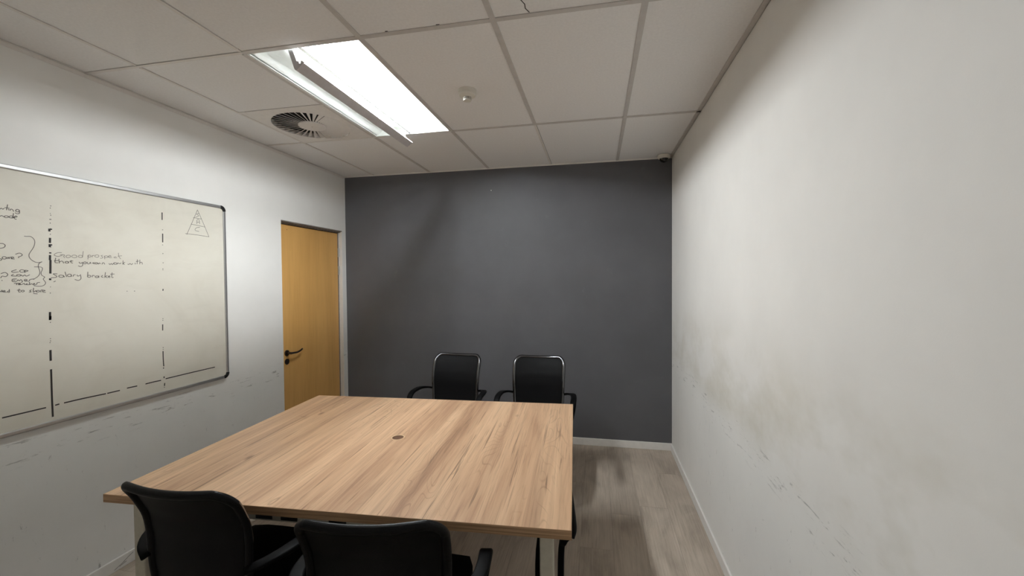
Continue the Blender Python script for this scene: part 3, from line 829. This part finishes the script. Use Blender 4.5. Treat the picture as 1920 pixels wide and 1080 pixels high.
# ================================================================== CHAIRS
def chair(loc, rz, label):
    """mesh-back visitor chair on a chromed sled base; the sitter looks along local +y"""
    t = tag(empty('mesh_chair', loc, rz), label, 'chair', 'black mesh chairs round the table')
    return t
def prof(z):
    """backrest side profile: y of the back at height z"""
    P = [(0.44, -0.205), (0.52, -0.232), (0.62, -0.242), (0.70, -0.243), (0.78, -0.256), (0.85, -0.288), (0.90, -0.322), (0.95, -0.36)]
    for (za, ya), (zb, yb) in zip(P[:-1], P[1:]):
        if z <= zb:
            t = (z - za) / (zb - za)
            return ya + (yb - ya) * t
    return P[-1][1]
HWP = [(0.44, 0.176), (0.55, 0.188), (0.70, 0.195), (0.85, 0.199), (0.92, 0.195)]
def halfw(z):
    for (za, a), (zb, b) in zip(HWP[:-1], HWP[1:]):
        if z <= zb:
            return a + (b - a) * (z - za) / (zb - za)
    return HWP[-1][1]
ZTOP, RC = 0.912, 0.055
def wrap(x):
    return 0.80 * x * x            # plan curvature: the sides come forward
def back_path():
    pts = []
    left = []
    for z in (0.44, 0.50, 0.57, 0.64, 0.71, 0.77, 0.82, ZTOP - RC):
        left.append((halfw(z), z))
    corner = []
    hw = halfw(ZTOP - RC)
    for k in range(1, 6):
        a = PI / 2 * k / 6
        corner.append((hw - RC + RC * math.cos(a), ZTOP - RC + RC * math.sin(a)))
    topline = [(x, ZTOP - 0.006 * (1 - (x / 0.16) ** 2)) for x in (0.125, 0.09, 0.06, 0.03)]
    half = left + corner + topline
    full = half + [(0.0, ZTOP - 0.006)] + [(-x, z) for x, z in half[::-1]]
    return [Vector((x, prof(z) + wrap(x), z)) for x, z in full]
def build_chair(t):
    # seat: waterfall cushion
    bm = bmesh.new()
    box(bm, -0.225, 0.225, -0.22, 0.235, 0.435, 0.495)
    bmesh.ops.subdivide_edges(bm, edges=bm.edges[:], cuts=5, use_grid_fill=True)
    for v in bm.verts:
        fx, fy = abs(v.co.x) / 0.225, v.co.y
        if v.co.z > 0.47:
            v.co.z -= 0.012 * fx ** 4 + 0.018 * max(0, (fy - 0.10) / 0.135) ** 2
            v.co.z -= 0.010 * (1 - fx * fx) * (1 - min(1, abs(fy) / 0.22) ** 2)
        if fy > 0.12:
            v.co.x *= 1 - 0.10 * ((fy - 0.12) / 0.115) ** 2
    mesh_obj('seat', bm, 'seat_fabric', t, smooth=True, bevel=0.016, seg=3)
    # back frame tube
    path = back_path()
    path = catmull(path, 3)
    bm = bmesh.new()
    sweep(bm, path, circ(0.0115, 10))
    mesh_obj('back_frame', bm, 'frame_black', t, smooth=True)
    # the mesh is pulled over the rear of the tube
    bm = bmesh.new()
    arc = [math.radians(88 + 184 * k / 10) for k in range(11)]
    sweep(bm, path, [(0.0138 * math.cos(q), 0.0138 * math.sin(q)) for q in arc] + [(0.0118 * math.cos(q), 0.0118 * math.sin(q)) for q in arc[::-1]], ref=Vector((0, 1, 0)))
    mesh_obj('mesh_sleeve', bm, 'sleeve', t, smooth=False)
    # mesh panel stretched in the frame
    bm = bmesh.new()
    nz, nx = 22, 14
    z0, z1 = 0.50, ZTOP
    grid = []
    for i in range(nz + 1):
        z = z0 + (z1 - z0) * i / nz
        hw = halfw(min(z, 0.92))
        if z > ZTOP - RC:
            d = z - (ZTOP - RC)
            hw = hw - RC + math.sqrt(max(0.0, RC * RC - d * d))
        row = []
        for j in range(nx + 1):
            x = -hw + 2 * hw * j / nx
            zz = z - 0.006 * (i / nz) ** 6 * (1 - min(1, abs(x) / 0.16) ** 2)
            row.append((x, prof(zz) + wrap(x) + 0.004, zz))
        grid.append(row)
    F = [[bm.verts.new(p) for p in r] for r in grid]
    Bk = [[bm.verts.new((p[0], p[1] - 0.004, p[2])) for p in r] for r in grid]
    for i in range(nz):
        for j in range(nx):
            bm.faces.new((F[i][j], F[i][j + 1], F[i + 1][j + 1], F[i + 1][j]))
            bm.faces.new((Bk[i][j], Bk[i + 1][j], Bk[i + 1][j + 1], Bk[i][j + 1]))
    mesh_obj('mesh_back', bm, 'mesh', t, smooth=True)
    # armrests: flat loops from the back frame forward and down to the seat
    for s in (-1, 1):
        pts = [(s * 0.192, -0.236, 0.630), (s * 0.240, -0.205, 0.646), (s * 0.276, -0.150, 0.655), (s * 0.287, -0.080, 0.654), (s * 0.288, -0.015, 0.645),
               (s * 0.286, 0.025, 0.618), (s * 0.281, 0.036, 0.575), (s * 0.268, 0.020, 0.510), (s * 0.244, -0.005, 0.455)]
        bm = bmesh.new()
        p2 = catmull(pts, 4)
        n = len(p2)
        sc = [0.62 + 0.38 * min(1.0, i / (n * 0.25)) if i < n * 0.5 else 1.0 - 0.35 * max(0, (i - n * 0.6) / (n * 0.4)) for i in range(n)]
        sweep(bm, p2, rrect(0.044, 0.018, 0.007), ref=Vector((1, 0, 0)), scale=sc)
        mesh_obj('armrest', bm, 'arm_black', t, smooth=True)
    # seat plate and back bracket
    box_obj('seat_plate', (-0.20, 0.20, -0.20, 0.20, 0.418, 0.437), 'plastic_black', t, bevel=0.004)
    # chromed sled base: rail, front leg and floor runner on each side, joined at the back
    half = [(0.20, -0.17, 0.408), (0.212, -0.02, 0.408), (0.218, 0.13, 0.408), (0.224, 0.20, 0.400), (0.230, 0.232, 0.365), (0.240, 0.240, 0.25), (0.250, 0.248, 0.09), (0.253, 0.240, 0.035),
            (0.254, 0.205, 0.0125), (0.255, 0.08, 0.0115), (0.255, -0.10, 0.0115), (0.252, -0.22, 0.0115), (0.228, -0.255, 0.0115), (0.15, -0.262, 0.0115)]
    full = half + [(-x, y, z) for x, y, z in half[::-1]]
    bm = bmesh.new()
    sweep(bm, catmull(full, 3), circ(0.0112, 10))
    mesh_obj('sled_base', bm, 'chrome', t, smooth=True)
    bm = bmesh.new()
    sweep(bm, [Vector((-0.215, 0.06, 0.408)), Vector((0.215, 0.06, 0.408))], circ(0.010, 10))
    mesh_obj('cross_rail', bm, 'chrome', t, smooth=True)
def copy_chair(src, loc, rz, label):
    c = src.copy(); col.objects.link(c)
    c.location = loc; c.rotation_euler = (0, 0, rz); c['label'] = label
    for ch in list(src.children):
        k = ch.copy(); col.objects.link(k); k.parent = c
    return c
A = math.radians
c1 = chair((CH['nl'][0], CH['nl'][1], 0), A(CH['nl'][2]), 'black mesh chair at the near left corner of the table, beside the whiteboard wall')
build_chair(c1)
copy_chair(c1, (CH['nr'][0], CH['nr'][1], 0), A(CH['nr'][2]), "black mesh chair at the table's near side, right of the other near one")
copy_chair(c1, (CH['fl'][0], CH['fl'][1], 0), A(180 + CH['fl'][2]), 'black mesh chair in front of the charcoal wall, nearer the door')
copy_chair(c1, (CH['fr'][0], CH['fr'][1], 0), A(180 + CH['fr'][2]), 'black mesh chair in front of the charcoal wall, farther from the door')

# ---- narrow black frame beside the right front table leg
bf = tag(empty('side_frame', (2.40, -2.40, 0)), 'narrow black frame tucked under the right front corner of the table', 'frame')
bm = bmesh.new()
pth = catmull([(0.020, 0.22, 0.668), (0.037, 0.08, 0.670), (0.050, -0.03, 0.670), (0.054, -0.075, 0.664), (0.048, -0.095, 0.650)], 5)
sweep(bm, pth, rrect(0.034, 0.024, 0.009), ref=Vector((1, 0, 0)))
mesh_obj('top_bar', bm, 'arm_black', bf, smooth=True)
bm = bmesh.new()
sweep(bm, catmull([(0.046, -0.088, 0.655), (0.026, -0.070, 0.62), (0.014, -0.05, 0.56), (0.010, -0.045, 0.30), (0.010, -0.045, 0.0)], 5), rrect(0.022, 0.03, 0.006), ref=Vector((1, 0, 0)))
mesh_obj('post', bm, 'arm_black', bf, smooth=True)
bm = bmesh.new()
sweep(bm, catmull([(0.020, 0.21, 0.655), (-0.02, 0.10, 0.61), (-0.072, 0.02, 0.56), (-0.078, 0.0, 0.30), (-0.078, 0.0, 0.0)], 5), rrect(0.022, 0.03, 0.006), ref=Vector((1, 0, 0)))
mesh_obj('post', bm, 'arm_black', bf, smooth=True)
